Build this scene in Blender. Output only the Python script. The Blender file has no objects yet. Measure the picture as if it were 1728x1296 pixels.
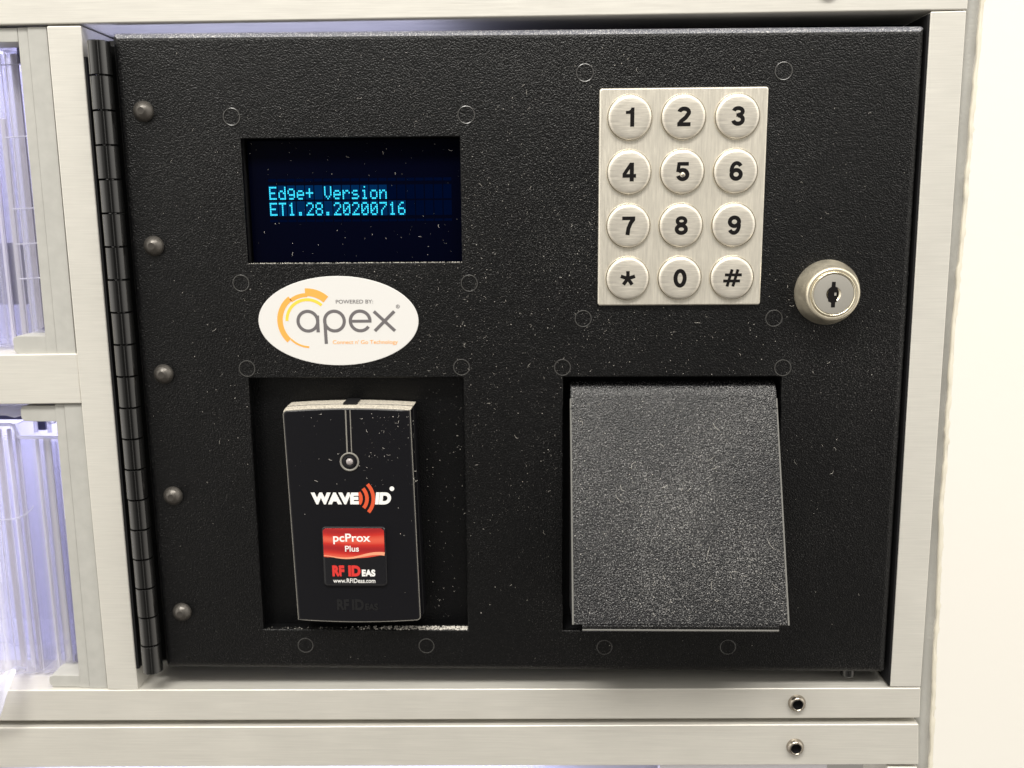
import bpy, bmesh, math, random
from mathutils import Vector, Matrix

S = 0.001                      # the scene is laid out in millimetres, stored in metres
sc = bpy.context.scene
col = sc.collection
rnd = random.Random(7)

# ------------------------------------------------------------------ camera
cam_d = bpy.data.cameras.new('camera')
cam = bpy.data.objects.new('camera', cam_d)
col.objects.link(cam)
Rm = [[0.9996193, -0.02741393, 0.0031205], [0.02639156, 0.98301388, 0.1816238], [-0.00804652, -0.1814723, 0.98336314]]
right = Vector([r[0] for r in Rm]); fwd = Vector([r[1] for r in Rm]); up = Vector([r[2] for r in Rm])
M = Matrix.Identity(4)
for i in range(3):
    M[i][0] = right[i]; M[i][1] = up[i]; M[i][2] = -fwd[i]
M[0][3], M[1][3], M[2][3] = 136.983 * S, -311.074 * S, 35.091 * S
cam.matrix_world = M
cam_d.sensor_fit = 'HORIZONTAL'; cam_d.sensor_width = 36.0
cam_d.lens = 36.0 * 1565.72 / 1728.0
cam_d.clip_start = 0.01; cam_d.clip_end = 50
cam_d.dof.use_dof = True
cam_d.dof.focus_distance = 0.300
cam_d.dof.aperture_fstop = 14.0
sc.camera = cam

# ------------------------------------------------------------------ world, lamps, exposure
world = bpy.data.worlds.new('World'); sc.world = world; world.use_nodes = True
nt = world.node_tree; nt.nodes.clear()
wo = nt.nodes.new('ShaderNodeOutputWorld'); bg = nt.nodes.new('ShaderNodeBackground')
tc = nt.nodes.new('ShaderNodeTexCoord'); sp = nt.nodes.new('ShaderNodeSeparateXYZ')
mr = nt.nodes.new('ShaderNodeMapRange'); mr.inputs[1].default_value = -1; mr.inputs[2].default_value = 1
rp = nt.nodes.new('ShaderNodeValToRGB')
nt.links.new(tc.outputs['Generated'], sp.inputs[0]); nt.links.new(sp.outputs[2], mr.inputs[0])
nt.links.new(mr.outputs[0], rp.inputs[0]); nt.links.new(rp.outputs[0], bg.inputs[0]); nt.links.new(bg.outputs[0], wo.inputs[0])
cr = rp.color_ramp
cr.elements[0].position = 0.0; cr.elements[0].color = (.34, .31, .27, 1)
cr.elements[1].position = 1.0; cr.elements[1].color = (1.05, 1.0, .91, 1)
for pos, c in ((.40, (.30, .285, .26, 1)), (.52, (.36, .345, .32, 1)), (.62, (.60, .575, .53, 1)), (.76, (.85, .82, .75, 1))):
    e = cr.elements.new(pos); e.color = c
# the photographer stands in front and keeps the middle of the room dark
dp = nt.nodes.new('ShaderNodeVectorMath'); dp.operation = 'DOT_PRODUCT'; dp.inputs[1].default_value = Vector((.16, -1, -.10)).normalized()
nt.links.new(tc.outputs['Generated'], dp.inputs[0])
dk = nt.nodes.new('ShaderNodeMapRange'); dk.interpolation_type = 'SMOOTHSTEP'
for i_, v_ in enumerate((.80, .97, 1.0, .10)): dk.inputs[i_ + 1].default_value = v_
nt.links.new(dp.outputs['Value'], dk.inputs[0])
# brighter room to the left
lx_m = nt.nodes.new('ShaderNodeMapRange')
for i_, v_ in enumerate((-1.0, .3, 1.35, .85)): lx_m.inputs[i_ + 1].default_value = v_
nt.links.new(sp.outputs[0], lx_m.inputs[0])
pm = nt.nodes.new('ShaderNodeMath'); pm.operation = 'MULTIPLY'
nt.links.new(dk.outputs[0], pm.inputs[0]); fl_m = nt.nodes.new('ShaderNodeMapRange'); fl_m.interpolation_type = 'SMOOTHSTEP'
for i_, v_ in enumerate((-.95, -.55, 3.4, 1.0)): fl_m.inputs[i_ + 1].default_value = v_
nt.links.new(sp.outputs[0], fl_m.inputs[0])
rx_m = nt.nodes.new('ShaderNodeMapRange')
for i_, v_ in enumerate((.5, .95, 1.0, 5.0)): rx_m.inputs[i_ + 1].default_value = v_
nt.links.new(sp.outputs[0], rx_m.inputs[0])
sx_m = nt.nodes.new('ShaderNodeMath'); sx_m.operation = 'MULTIPLY'
nt.links.new(lx_m.outputs[0], sx_m.inputs[0]); nt.links.new(rx_m.outputs[0], sx_m.inputs[1]); sy_m = nt.nodes.new('ShaderNodeMath'); sy_m.operation = 'MULTIPLY'
nt.links.new(sx_m.outputs[0], sy_m.inputs[0]); nt.links.new(fl_m.outputs[0], sy_m.inputs[1]); nt.links.new(sy_m.outputs[0], pm.inputs[1])
# tall bright band added to the world for the hinge highlight, right of the photographer
def mnode(op, a, b_=None, v1=None):
    m_ = nt.nodes.new('ShaderNodeMath'); m_.operation = op; nt.links.new(a, m_.inputs[0])
    if b_ is not None: nt.links.new(b_, m_.inputs[1])
    if v1 is not None: m_.inputs[1].default_value = v1
    return m_.outputs[0]
ny = mnode('MULTIPLY', sp.outputs[1], v1=-1.0)
az = mnode('ABSOLUTE', mnode('SUBTRACT', mnode('ARCTAN2', sp.outputs[0], ny), v1=.20))
bd_ = nt.nodes.new('ShaderNodeMapRange'); bd_.interpolation_type = 'SMOOTHSTEP'
for i_, v_ in enumerate((.03, .085, 2.6, 0)): bd_.inputs[i_ + 1].default_value = v_
nt.links.new(az, bd_.inputs[0])
hz_ = nt.nodes.new('ShaderNodeMapRange'); hz_.interpolation_type = 'SMOOTHSTEP'
for i_, v_ in enumerate((.25, .40, 1, 0)): hz_.inputs[i_ + 1].default_value = v_
nt.links.new(sp.outputs[2], hz_.inputs[0])
lo_ = nt.nodes.new('ShaderNodeMapRange'); lo_.interpolation_type = 'SMOOTHSTEP'
for i_, v_ in enumerate((-.55, -.40, 0, 1)): lo_.inputs[i_ + 1].default_value = v_
nt.links.new(sp.outputs[2], lo_.inputs[0])
add_ = mnode('ADD', pm.outputs[0], mnode('MULTIPLY', mnode('MULTIPLY', bd_.outputs[0], hz_.outputs[0]), lo_.outputs[0]))
nt.links.new(add_, bg.inputs[1])

def area_lamp(name, loc, target, sx, sy, power, color):
    l = bpy.data.lights.new(name, 'AREA'); l.shape = 'RECTANGLE'; l.size = sx; l.size_y = sy
    l.energy = power; l.color = color
    o = bpy.data.objects.new(name, l); col.objects.link(o); o.location = loc
    d = Vector(target) - Vector(loc)
    d.normalize(); xa = Vector((1, 0, 0)) if abs(d.x) < .8 else Vector((0, 1, 0))
    xa = (xa - d * xa.dot(d)).normalized(); ya = (-d).cross(xa)
    o.rotation_euler = Matrix((xa, ya, -d)).transposed().to_euler()
    return o
area_lamp('ceiling_lamp', (-0.22, -0.88, 1.25), (0.10, 0, 0), 0.6, 0.30, 20.5, (1.0, .97, .905))
area_lamp('ceiling_lamp', (0.50, -0.80, 1.28), (0.15, 0, 0), 0.7, 0.30, 14.5, (1.0, .965, .90))

sc.view_settings.view_transform = 'Standard'; sc.view_settings.look = 'None'
sc.view_settings.exposure = 0.0; sc.view_settings.gamma = 1.0
sc.render.engine = 'CYCLES'
sc.cycles.max_bounces = 12; sc.cycles.transparent_max_bounces = 24
sc.cycles.sample_clamp_indirect = 6.0

# ------------------------------------------------------------------ materials
def mat(name, color, rough=.5, metal=0.0, spec=.5, emit=None, estr=0.0, coat=0.0):
    m = bpy.data.materials.new(name); m.use_nodes = True
    b = m.node_tree.nodes['Principled BSDF']
    b.inputs['Base Color'].default_value = (*color, 1); b.inputs['Roughness'].default_value = rough
    b.inputs['Metallic'].default_value = metal; b.inputs['Specular IOR Level'].default_value = spec
    b.inputs['Coat Weight'].default_value = coat
    if emit:
        b.inputs['Emission Color'].default_value = (*emit, 1); b.inputs['Emission Strength'].default_value = estr
    return m
def nodes(m):
    return m.node_tree, m.node_tree.nodes['Principled BSDF']
def tex_noise(t, scale, detail=2, mapping=None, rough=.5, dist=0):
    n = t.nodes.new('ShaderNodeTexNoise'); n.inputs['Scale'].default_value = scale
    n.inputs['Detail'].default_value = detail; n.inputs['Roughness'].default_value = rough
    n.inputs['Distortion'].default_value = dist
    c = t.nodes.new('ShaderNodeTexCoord')
    if mapping:
        mp = t.nodes.new('ShaderNodeMapping'); mp.inputs['Scale'].default_value = mapping
        t.links.new(c.outputs['Object'], mp.inputs[0]); t.links.new(mp.outputs[0], n.inputs['Vector'])
    else:
        t.links.new(c.outputs['Object'], n.inputs['Vector'])
    return n
def maprange(t, src, a, b, c, d):
    n = t.nodes.new('ShaderNodeMapRange')
    for i, v in enumerate((a, b, c, d)): n.inputs[i + 1].default_value = v
    t.links.new(src, n.inputs[0]); return n
def bump(t, b, src, strength, dist):
    n = t.nodes.new('ShaderNodeBump'); n.inputs['Strength'].default_value = strength
    n.inputs['Distance'].default_value = dist
    t.links.new(src, n.inputs['Height']); t.links.new(n.outputs[0], b.inputs['Normal']); return n

def powder(name, base, fleck, amount, rough=.42, pebble=.6, size=2000, fsize=2600, soft=.06, spec=.5):
    """black powder coat: pebbled skin with pale flecks that paint in sparkle and dust"""
    m = mat(name, (base,) * 3, rough, 0, spec); t, b = nodes(m)
    n = tex_noise(t, size, 2.5, rough=.6)
    vo = t.nodes.new('ShaderNodeTexVoronoi'); vo.feature = 'SMOOTH_F1'; vo.inputs['Scale'].default_value = size * .95; vo.inputs['Smoothness'].default_value = .7
    c0 = t.nodes.new('ShaderNodeTexCoord'); t.links.new(c0.outputs['Object'], vo.inputs['Vector'])
    ad = t.nodes.new('ShaderNodeMath'); ad.operation = 'MULTIPLY_ADD'; ad.inputs[1].default_value = -.7
    t.links.new(vo.outputs['Distance'], ad.inputs[0]); t.links.new(n.outputs['Fac'], ad.inputs[2])
    bump(t, b, ad.outputs[0], pebble, .0004)
    n2 = tex_noise(t, fsize, 1.5)
    big = tex_noise(t, 22, 3)
    thr = maprange(t, big.outputs['Fac'], .3, .7, amount + .06, amount - .05)
    sub = t.nodes.new('ShaderNodeMath'); sub.operation = 'SUBTRACT'
    t.links.new(n2.outputs['Fac'], sub.inputs[0]); t.links.new(thr.outputs[0], sub.inputs[1])
    msk = maprange(t, sub.outputs[0], 0, soft, 0, 1)
    mx = t.nodes.new('ShaderNodeMix'); mx.data_type = 'RGBA'
    mx.inputs[6].default_value = (base, base * 1.03, base * 1.25, 1); mx.inputs[7].default_value = (fleck, fleck * .98, fleck * .96, 1)  # fleck colour holds the sparkle of the pebbles as well as dust
    t.links.new(msk.outputs[0], mx.inputs[0]); t.links.new(mx.outputs[2], b.inputs['Base Color'])
    return m
def brushed(name, color, rough, mapping, metal=1.0, strength=.12, contrast=.10):
    m = mat(name, color, rough, metal); t, b = nodes(m)
    n = tex_noise(t, 1.0, 4, mapping, .65)
    bump(t, b, n.outputs['Fac'], strength, .00012)
    r = maprange(t, n.outputs['Fac'], .25, .75, rough - .07, rough + .09); t.links.new(r.outputs[0], b.inputs['Roughness'])
    v0 = maprange(t, n.outputs['Fac'], .25, .75, 1 - contrast, 1 + contrast * .5)
    sm = tex_noise(t, 28, 4, rough=.6); sv = maprange(t, sm.outputs['Fac'], .3, .7, .955, 1.03)
    v = t.nodes.new('ShaderNodeMath'); v.operation = 'MULTIPLY'; t.links.new(v0.outputs[0], v.inputs[0]); t.links.new(sv.outputs[0], v.inputs[1])
    mu = t.nodes.new('ShaderNodeMix'); mu.data_type = 'RGBA'; mu.blend_type = 'MULTIPLY'; mu.inputs[0].default_value = 1
    mu.inputs[6].default_value = (*color, 1); t.links.new(v.outputs[0], mu.inputs[7]); t.links.new(mu.outputs[2], b.inputs['Base Color'])
    return m

M_powder = powder('black_powder_coat', .0016, .075, .622, rough=.30, pebble=.60, size=2150, fsize=2300, soft=.14, spec=.30)
M_recess = powder('sheltered_black_coat', .0020, .03, .66, rough=.34, pebble=.4, size=2100, fsize=2300, soft=.2, spec=.26)
M_flap = powder('dusty_black_powder_coat', .0055, .19, .555, rough=.27, pebble=.5, size=2250, fsize=2500, soft=.16, spec=.42)
M_bend = powder('dusty_highlit_fold', .10, .62, .50, rough=.28, pebble=.6, soft=.3)  # settled dust, with the fold's bright light band put into the colour
M_alu = brushed('brushed_aluminium', (.690, .670, .618), .42, (60, 900, 2600), .34, contrast=.10)
M_alu2 = brushed('brushed_aluminium_rail', (.715, .692, .635), .40, (60, 900, 2600), .42, contrast=.10)
M_plate = brushed('brushed_steel_plate', (.79, .745, .65), .36, (2200, 900, 160), .6, .14, .16)
M_key = brushed('brushed_steel_key', (.76, .715, .63), .34, (170, 900, 2300), .6, .2, .24)
M_keyrim = mat('polished_rim', (.80, .75, .64), .25, 1)
M_ink = mat('black_ink', (.005, .004, .004), .7, 0, .15)
M_hinge = mat('gloss_black_hinge', (.006, .006, .006), .13, 0, .8)
M_powder2 = mat('smooth_black_coat', (.022, .021, .020), .27, 0, .8)
M_black = mat('matt_black', (.006, .006, .007), .7, 0, .25)
M_rivet = mat('worn_rivet_steel', (.085, .078, .07), .34, .6)
t, b = nodes(M_rivet); n = tex_noise(t, 900, 3); r = maprange(t, n.outputs['Fac'],   .3, .7, .26, .44); t.links.new(r.outputs[0], b.inputs['Roughness'])
M_nickel = mat('satin_nickel', (.72, .66, .53), .42, .9)
t, b = nodes(M_nickel); n = tex_noise(t, 1500, 3); bump(t, b, n.outputs['Fac'], .25, .0002)
n = tex_noise(t, 160, 4); r = maprange(t, n.outputs['Fac'], .3, .7, .3, .55); t.links.new(r.outputs[0], b.inputs['Roughness'])
M_nickel2 = mat('turned_nickel_face', (.50, .48, .435), .36, .6)
M_brass = mat('bright_ring', (.82, .76, .61), .22, 1)
M_screw = mat('dark_chrome_screw', (.30, .27, .23), .22, 1)
M_grey = mat('grey_plastic', (.415, .41, .385), .5)
t, b = nodes(M_grey); n = tex_noise(t, 260, 5); bump(t, b, n.outputs['Fac'], .12, .0003)
mrr = maprange(t, n.outputs['Fac'], .3, .7, .94, 1.04); mu = t.nodes.new('ShaderNodeMix'); mu.data_type = 'RGBA'; mu.blend_type = 'MULTIPLY'; mu.inputs[0].default_value = 1
mu.inputs[6].default_value = (.415, .41, .385, 1); t.links.new(mrr.outputs[0], mu.inputs[7]); t.links.new(mu.outputs[2], b.inputs['Base Color'])
M_trim = mat('grey_painted_trim', (.52, .515, .49), .5)
t, b = nodes(M_trim); n = tex_noise(t, 900, 3); bump(t, b, n.outputs['Fac'], .35, .0004)
M_wall = mat('cream_wall_paint', (.745, .722, .675), .6, 0, .3)
t, b = nodes(M_wall); n = tex_noise(t, 220, 4); bump(t, b, n.outputs['Fac'], .12, .0004)
M_caulk = mat('cream_caulk', (.68, .64, .54), .5)
M_white = mat('white_sticker', (.665, .655, .64), .42)
M_orange = mat('orange_ink', (.86, .38, .075), .45)
M_yellow = mat('yellow_ink', (.88, .58, .07), .45)
M_lgrey = mat('grey_ink', (.135, .125, .13), .45)
M_lettw = mat('white_ink', (.82, .81, .79), .45)
M_red = mat('red_ink', (.62, .035, .03), .4)
M_redor = mat('vermilion_ink', (.62, .085, .03), .4)
M_reader = mat('black_reader_plastic', (.005, .005, .0068), .34, 0, .30)
t, b = nodes(M_reader); n = tex_noise(t, 2400, 2); bump(t, b, n.outputs['Fac'], .12, .0002)
M_edge2 = mat('pale_sheet_edge', (.14, .137, .128), .5)
M_reader2 = mat('black_embossed_plastic', (.010, .010, .011), .22, 0, .6)
M_edge = mat('pale_plastic_edge', (.20, .19, .17), .5)  # grey that paints the reader's edge highlight; groove and lens ring share it
M_dustfilm = mat('dust_coated_plastic', (.62, .56, .45), .9, 0, .1)
t, b = nodes(M_dustfilm); n = tex_noise(t, 1800, 3); bump(t, b, n.outputs['Fac'], .6, .0004)
mrr = maprange(t, n.outputs['Fac'], .35, .65, .6, 1.15); mu = t.nodes.new('ShaderNodeMix'); mu.data_type = 'RGBA'; mu.blend_type = 'MULTIPLY'; mu.inputs[0].default_value = 1
mu.inputs[6].default_value = (.50, .46, .39, 1); t.links.new(mrr.outputs[0], mu.inputs[7]); t.links.new(mu.outputs[2], b.inputs['Base Color'])
M_dust = mat('dust', (.62, .59, .54), .9, 0, .2)
M_glass = mat('display_glass', (.0008, .0012, .006), .12, 0, .07)
M_vfd = mat('cyan_lit_dots', (0, 0, 0), .5, 0, 0, (.045, .66, .90), 1.5)
M_vfdgrid = mat('dim_lit_cells', (0, 0, 0), .5, 0, 0, (.001, .014, .085), .22)
M_vfdglow = mat('lit_cells_near_text', (0, 0, 0), .5, 0, 0, (.001, .050, .20), .42)
M_lens = mat('clear_lens', (.30, .27, .27), .12, 0, .7, coat=.6)
# badge: red top with a pale orange swoosh that is part of the print
M_badge = mat('red_print', (.6, .03, .02), .22, 0, .5, coat=.4)
t, b = nodes(M_badge)
c = t.nodes.new('ShaderNodeTexCoord'); w = t.nodes.new('ShaderNodeTexWave'); w.inputs['Scale'].default_value = 34; w.inputs['Distortion'].default_value = 3.2
w.inputs['Detail'].default_value = 1.5; w.inputs['Detail Scale'].default_value = 1.2; w.bands_direction = 'Z'
mp = t.nodes.new('ShaderNodeMapping'); mp.inputs['Scale'].default_value = (.6, 1, 1.4); t.links.new(c.outputs['Object'], mp.inputs[0]); t.links.new(mp.outputs[0], w.inputs[0])
rr = t.nodes.new('ShaderNodeValToRGB'); rr.color_ramp.elements[0].color = (.33, .018, .02, 1); rr.color_ramp.elements[1].color = (.66, .10, .06, 1)
e = rr.color_ramp.elements.new(.55); e.color = (.52, .03, .022, 1); t.links.new(w.outputs['Fac'], rr.inputs[0]); t.links.new(rr.outputs[0], b.inputs['Base Color'])
M_swoosh = mat('pale_orange_print', (.80, .34, .20), .25, coat=.4)
M_badgeblk = mat('black_print', (.008, .008, .01), .22, 0, .5, coat=.4)
M_lav = mat('lavender_liner', (.66, .66, .80), .6)
M_greylav = mat('grey_lavender_plastic', (.22, .21, .31), .4)
M_darklav = mat('dark_violet_refraction', (.07, .07, .17), .35)
M_cream = mat('frosted_pale_plastic', (.66, .63, .66), .45)
M_clip = mat('frosted_white_plastic', (.80, .78, .84), .5)

def clear_plastic(name, tint, edge=.35, rough=.08, body=.06):
    m = bpy.data.materials.new(name); m.use_nodes = True; t = m.node_tree; t.nodes.clear()
    o = t.nodes.new('ShaderNodeOutputMaterial'); tr = t.nodes.new('ShaderNodeBsdfTransparent'); tr.inputs[0].default_value = (*tint, 1)
    gl = t.nodes.new('ShaderNodeBsdfGlossy'); gl.inputs['Roughness'].default_value = rough
    df = t.nodes.new('ShaderNodeBsdfTranslucent'); df.inputs[0].default_value = (.85, .85, .95, 1)
    d2 = t.nodes.new('ShaderNodeBsdfDiffuse'); d2.inputs[0].default_value = (.85, .85, .95, 1)
    a0 = t.nodes.new('ShaderNodeMixShader'); a0.inputs[0].default_value = .5
    t.links.new(df.outputs[0], a0.inputs[1]); t.links.new(d2.outputs[0], a0.inputs[2])
    lw = t.nodes.new('ShaderNodeLayerWeight'); lw.inputs[0].default_value = edge
    a = t.nodes.new('ShaderNodeMixShader'); c2 = t.nodes.new('ShaderNodeMixShader'); bd = t.nodes.new('ShaderNodeMixShader'); bd.inputs[0].default_value = body
    a.inputs[0].default_value = .55
    t.links.new(a0.outputs[0], a.inputs[1]); t.links.new(gl.outputs[0], a.inputs[2])
    t.links.new(tr.outputs[0], bd.inputs[1]); t.links.new(a0.outputs[0], bd.inputs[2])
    t.links.new(lw.outputs['Facing'], c2.inputs[0]); t.links.new(bd.outputs[0], c2.inputs[1]); t.links.new(a.outputs[0], c2.inputs[2])
    t.links.new(c2.outputs[0], o.inputs[0]); return m
M_clear = clear_plastic('clear_plastic', (.94, .94, .975))
M_clearrim = clear_plastic('clear_plastic_edge', (.92, .92, .99), .5, .12, .45)

# ------------------------------------------------------------------ mesh builder (millimetres in, metres out)
class MB:
    def __init__(s): s.bm = bmesh.new()
    def v(s, p): return s.bm.verts.new((p[0] * S, p[1] * S, p[2] * S))
    def f(s, vs, mi=0):
        try:
            fc = s.bm.faces.new(vs); fc.material_index = mi; return fc
        except ValueError: return None
    def loft(s, loops, closed=True, cap0=False, cap1=False, mi=0):
        L = [[s.v(p) for p in lp] for lp in loops]
        n = len(L[0])
        for a, b in zip(L, L[1:]):
            for i in range(n if closed else n - 1):
                j = (i + 1) % n
                s.f([a[i], a[j], b[j], b[i]], mi)
        if cap0: s.f(L[0][::-1], mi)
        if cap1: s.f(L[-1], mi)
        return L
    def prism(s, poly, y0, y1, mi=0):
        """XZ outline between depths y0 (front) and y1 (back)"""
        s.loft([[(x, y0, z) for x, z in poly], [(x, y1, z) for x, z in poly]], True, True, True, mi); return s
    def box(s, x0, x1, y0, y1, z0, z1, mi=0):
        return s.prism([(x0, z0), (x1, z0), (x1, z1), (x0, z1)], y0, y1, mi)
    def lathe(s, cx, cz, prof, seg=40, cap0=True, cap1=True, mi=0):
        """prof: (radius, y) from front to back"""
        loops = [[(cx + r * math.cos(2 * math.pi * i / seg), y, cz + r * math.sin(2 * math.pi * i / seg)) for i in range(seg)] for r, y in prof]
        s.loft(loops, True, cap0, cap1, mi); return s
    def rod(s, x, y, z0, z1, r, seg=20, mi=0):
        loops = [[(x + r * math.cos(2 * math.pi * i / seg), y + r * math.sin(2 * math.pi * i / seg), z) for i in range(seg)] for z in (z0, z1)]
        s.loft(loops, True, True, True, mi); return s
    def tube(s, pts, r, seg=6, closed=False, mi=0):
        P = [Vector(p) for p in pts]; loops = []; n = len(P)
        for i in range(n):
            a = P[(i - 1) % n] if (closed or i > 0) else P[i]; b2 = P[(i + 1) % n] if (closed or i < n - 1) else P[i]
            d = (b2 - a).normalized(); h = Vector((0, 1, 0)) if abs(d.y) < .8 else Vector((1, 0, 0))
            u = d.cross(h).normalized(); w2 = d.cross(u).normalized()
            rr = r[i] if isinstance(r, (list, tuple)) else r
            loops.append([P[i] + (u * math.cos(2 * math.pi * k / seg) + w2 * math.sin(2 * math.pi * k / seg)) * rr for k in range(seg)])
        if closed: loops.append(loops[0])
        s.loft(loops, True, not closed, not closed, mi); return s
    def bevel(s, w, seg=2, ang=30):
        s.bm.normal_update()
        bmesh.ops.remove_doubles(s.bm, verts=s.bm.verts[:], dist=1e-7)
        bmesh.ops.recalc_face_normals(s.bm, faces=s.bm.faces[:])
        ed = [e for e in s.bm.edges if len(e.link_faces) == 2 and e.calc_face_angle(0) > math.radians(ang)]
        bmesh.ops.bevel(s.bm, geom=ed, offset=w * S, segments=seg, profile=.5, affect='EDGES', clamp_overlap=True); return s
    def build(s, name, mats, parent=None, smooth=True, ang=35, fix=True):
        if fix:
            bmesh.ops.remove_doubles(s.bm, verts=s.bm.verts[:], dist=1e-7)
            bmesh.ops.recalc_face_normals(s.bm, faces=s.bm.faces[:])
        me = bpy.data.meshes.new(name); s.bm.to_mesh(me); s.bm.free()
        for m in (mats if isinstance(mats, (list, tuple)) else [mats]): me.materials.append(m)
        if smooth and len(me.polygons):
            me.polygons.foreach_set('use_smooth', [True] * len(me.polygons)); me.set_sharp_from_angle(angle=math.radians(ang))
        o = bpy.data.objects.new(name, me); col.objects.link(o)
        if smooth and len(me.polygons) < 4000:
            wn = o.modifiers.new('weighted_normal', 'WEIGHTED_NORMAL'); wn.keep_sharp = True; wn.weight = 60
        if parent: attach(o, parent)
        return o
def attach(o, parent):
    o.parent = parent
    wl = Vector((0, 0, 0)); p = parent
    while p: wl += p.location; p = p.parent
    o.location = o.location - wl          # meshes are laid out in place; keep them there under their thing
def tag(o, label=None, cat=None, group=None, kind=None):
    if label: o['label'] = label
    if cat: o['category'] = cat
    if group: o['group'] = group
    if kind: o['kind'] = kind
    return o
def thing(name, label, cat, loc, group=None):
    o = bpy.data.objects.new(name, None); col.objects.link(o); o.empty_display_size = .01
    o.location = [c * S for c in loc]
    return tag(o, label, cat, group)
def copy_part(o, parent, delta):
    c = o.copy(); col.objects.link(c); c.parent = parent
    c.location = o.location + Vector(delta) * S
    return c

def ribbon(mb, pts, w, y, th=.05, closed=False, mi=0):
    """flat stroke of width w along an XZ path, standing th proud of depth y"""
    if closed and pts[0] == pts[-1]: pts = pts[:-1]
    n = len(pts); L = []; R2 = []
    for i in range(n):
        a = pts[(i - 1) % n] if (closed or i > 0) else pts[i]; b2 = pts[(i + 1) % n] if (closed or i < n - 1) else pts[i]
        d = Vector((b2[0] - a[0], b2[1] - a[1])); d.normalize(); nn = Vector((-d.y, d.x))
        ww = w[i] if isinstance(w, (list, tuple)) else w
        L.append((pts[i][0] + nn.x * ww / 2, pts[i][1] + nn.y * ww / 2)); R2.append((pts[i][0] - nn.x * ww / 2, pts[i][1] - nn.y * ww / 2))
    loops = [[(l[0], y, l[1]), (l[0], y - th, l[1]), (r3[0], y - th, r3[1]), (r3[0], y, r3[1])] for l, r3 in zip(L, R2)]
    if closed: loops.append(loops[0])
    mb.loft(loops, True, not closed, not closed, mi)
def arc(cx, cz, r, a0, a1, n=28, rz=None):
    rz = r if rz is None else rz
    return [(cx + r * math.cos(math.radians(a0 + (a1 - a0) * i / n)), cz + rz * math.sin(math.radians(a0 + (a1 - a0) * i / n))) for i in range(n + 1)]
def rrect(x0, x1, z0, z1, r, n=6):
    p = []
    for cx, cz, a in ((x1 - r, z1 - r, 0), (x0 + r, z1 - r, 90), (x0 + r, z0 + r, 180), (x1 - r, z0 + r, 270)):
        p += arc(cx, cz, r, a, a + 90, n)
    return p
def text(name, string, m, parent, x0, x1, z0, z1, y, bold=0.0, shear=0.0, th=.06, spacing=1.0):
    """lettering as a thin raised mesh fitted to a box on the face at depth y"""
    cu = bpy.data.curves.new(name, 'FONT'); cu.body = string; cu.size = 1; cu.offset = bold; cu.shear = shear
    cu.space_character = spacing; cu.resolution_u = 6; cu.fill_mode = 'BOTH'
    tmp = bpy.data.objects.new(name, cu); col.objects.link(tmp)
    dg = bpy.context.evaluated_depsgraph_get(); dg.update()
    me = bpy.data.meshes.new_from_object(tmp.evaluated_get(dg)); bpy.data.objects.remove(tmp); bpy.data.curves.remove(cu)
    xs = [v.co.x for v in me.vertices]; ys = [v.co.y for v in me.vertices]
    ax, bx, ay, by = min(xs), max(xs), min(ys), max(ys)
    for v in me.vertices:
        v.co = ((x0 + (v.co.x - ax) / (bx - ax) * (x1 - x0)) * S, (y - th) * S, (z0 + (v.co.y - ay) / (by - ay) * (z1 - z0)) * S)
    me.materials.clear(); me.materials.append(m); me.name = name
    bm = bmesh.new(); bm.from_mesh(me)
    bmesh.ops.recalc_face_normals(bm, faces=bm.faces[:])
    r = bmesh.ops.extrude_face_region(bm, geom=bm.faces[:])
    for v in [g for g in r['geom'] if isinstance(g, bmesh.types.BMVert)]: v.co.y = y * S
    bmesh.ops.recalc_face_normals(bm, faces=bm.faces[:])
    bm.to_mesh(me); bm.free()
    me.polygons.foreach_set('use_smooth', [False] * len(me.polygons))
    o = bpy.data.objects.new(name, me); col.objects.link(o)
    if parent: attach(o, parent)
    return o

# ================================================================== SETTING
# wall to the right, its plastered edge ragged with caulk
edge = [(276.4, 300), (276.4, 99), (276.3, 72), (276.0, 60), (276.15, 41), (276.0, 20), (275.5, -5), (275.7, -23), (276.2, -48), (276.3, -70), (277.6, -97), (277.9, -118), (278.8, -140), (279.6, -164), (280.5, -200), (282.5, -440)]
def edge_x(z):
    for (xa, za), (xb, zb) in zip(edge, edge[1:]):
        if zb <= z <= za: return xa + (xb - xa) * (za - z) / (za - zb)
    return edge[0][0] if z > 0 else edge[-1][0]
mb = MB(); wpts = []
z = 300.0
while z > -430:
    j = .35 * math.sin(z * .31) * math.sin(z * .083 + 1) + rnd.uniform(-.14, .14)
    wpts.append((edge_x(z) + 1.2 + j * .45, z)); z -= 2.2
loopA = [(x, 1.0, z) for x, z in wpts]; loopB = [(x, 9.0, z) for x, z in wpts]; loopF = [(900, 1.0, z) for x, z in wpts]
mb.loft([loopB, loopA, loopF], closed=False)
tag(mb.build('wall', M_wall), kind='structure')
mb = MB()
pth = [Vector((x - .15 + rnd.uniform(-.12, .12), 1.9 + rnd.uniform(-.2, .2), z)) for x, z in wpts]
mb.tube(pth, [.85 + rnd.uniform(-.15, .2) for _ in pth], 10)
tag(mb.build('caulk_bead', M_caulk), 'wobbly cream caulk bead along the edge of the pale wall', 'caulk')
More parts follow.
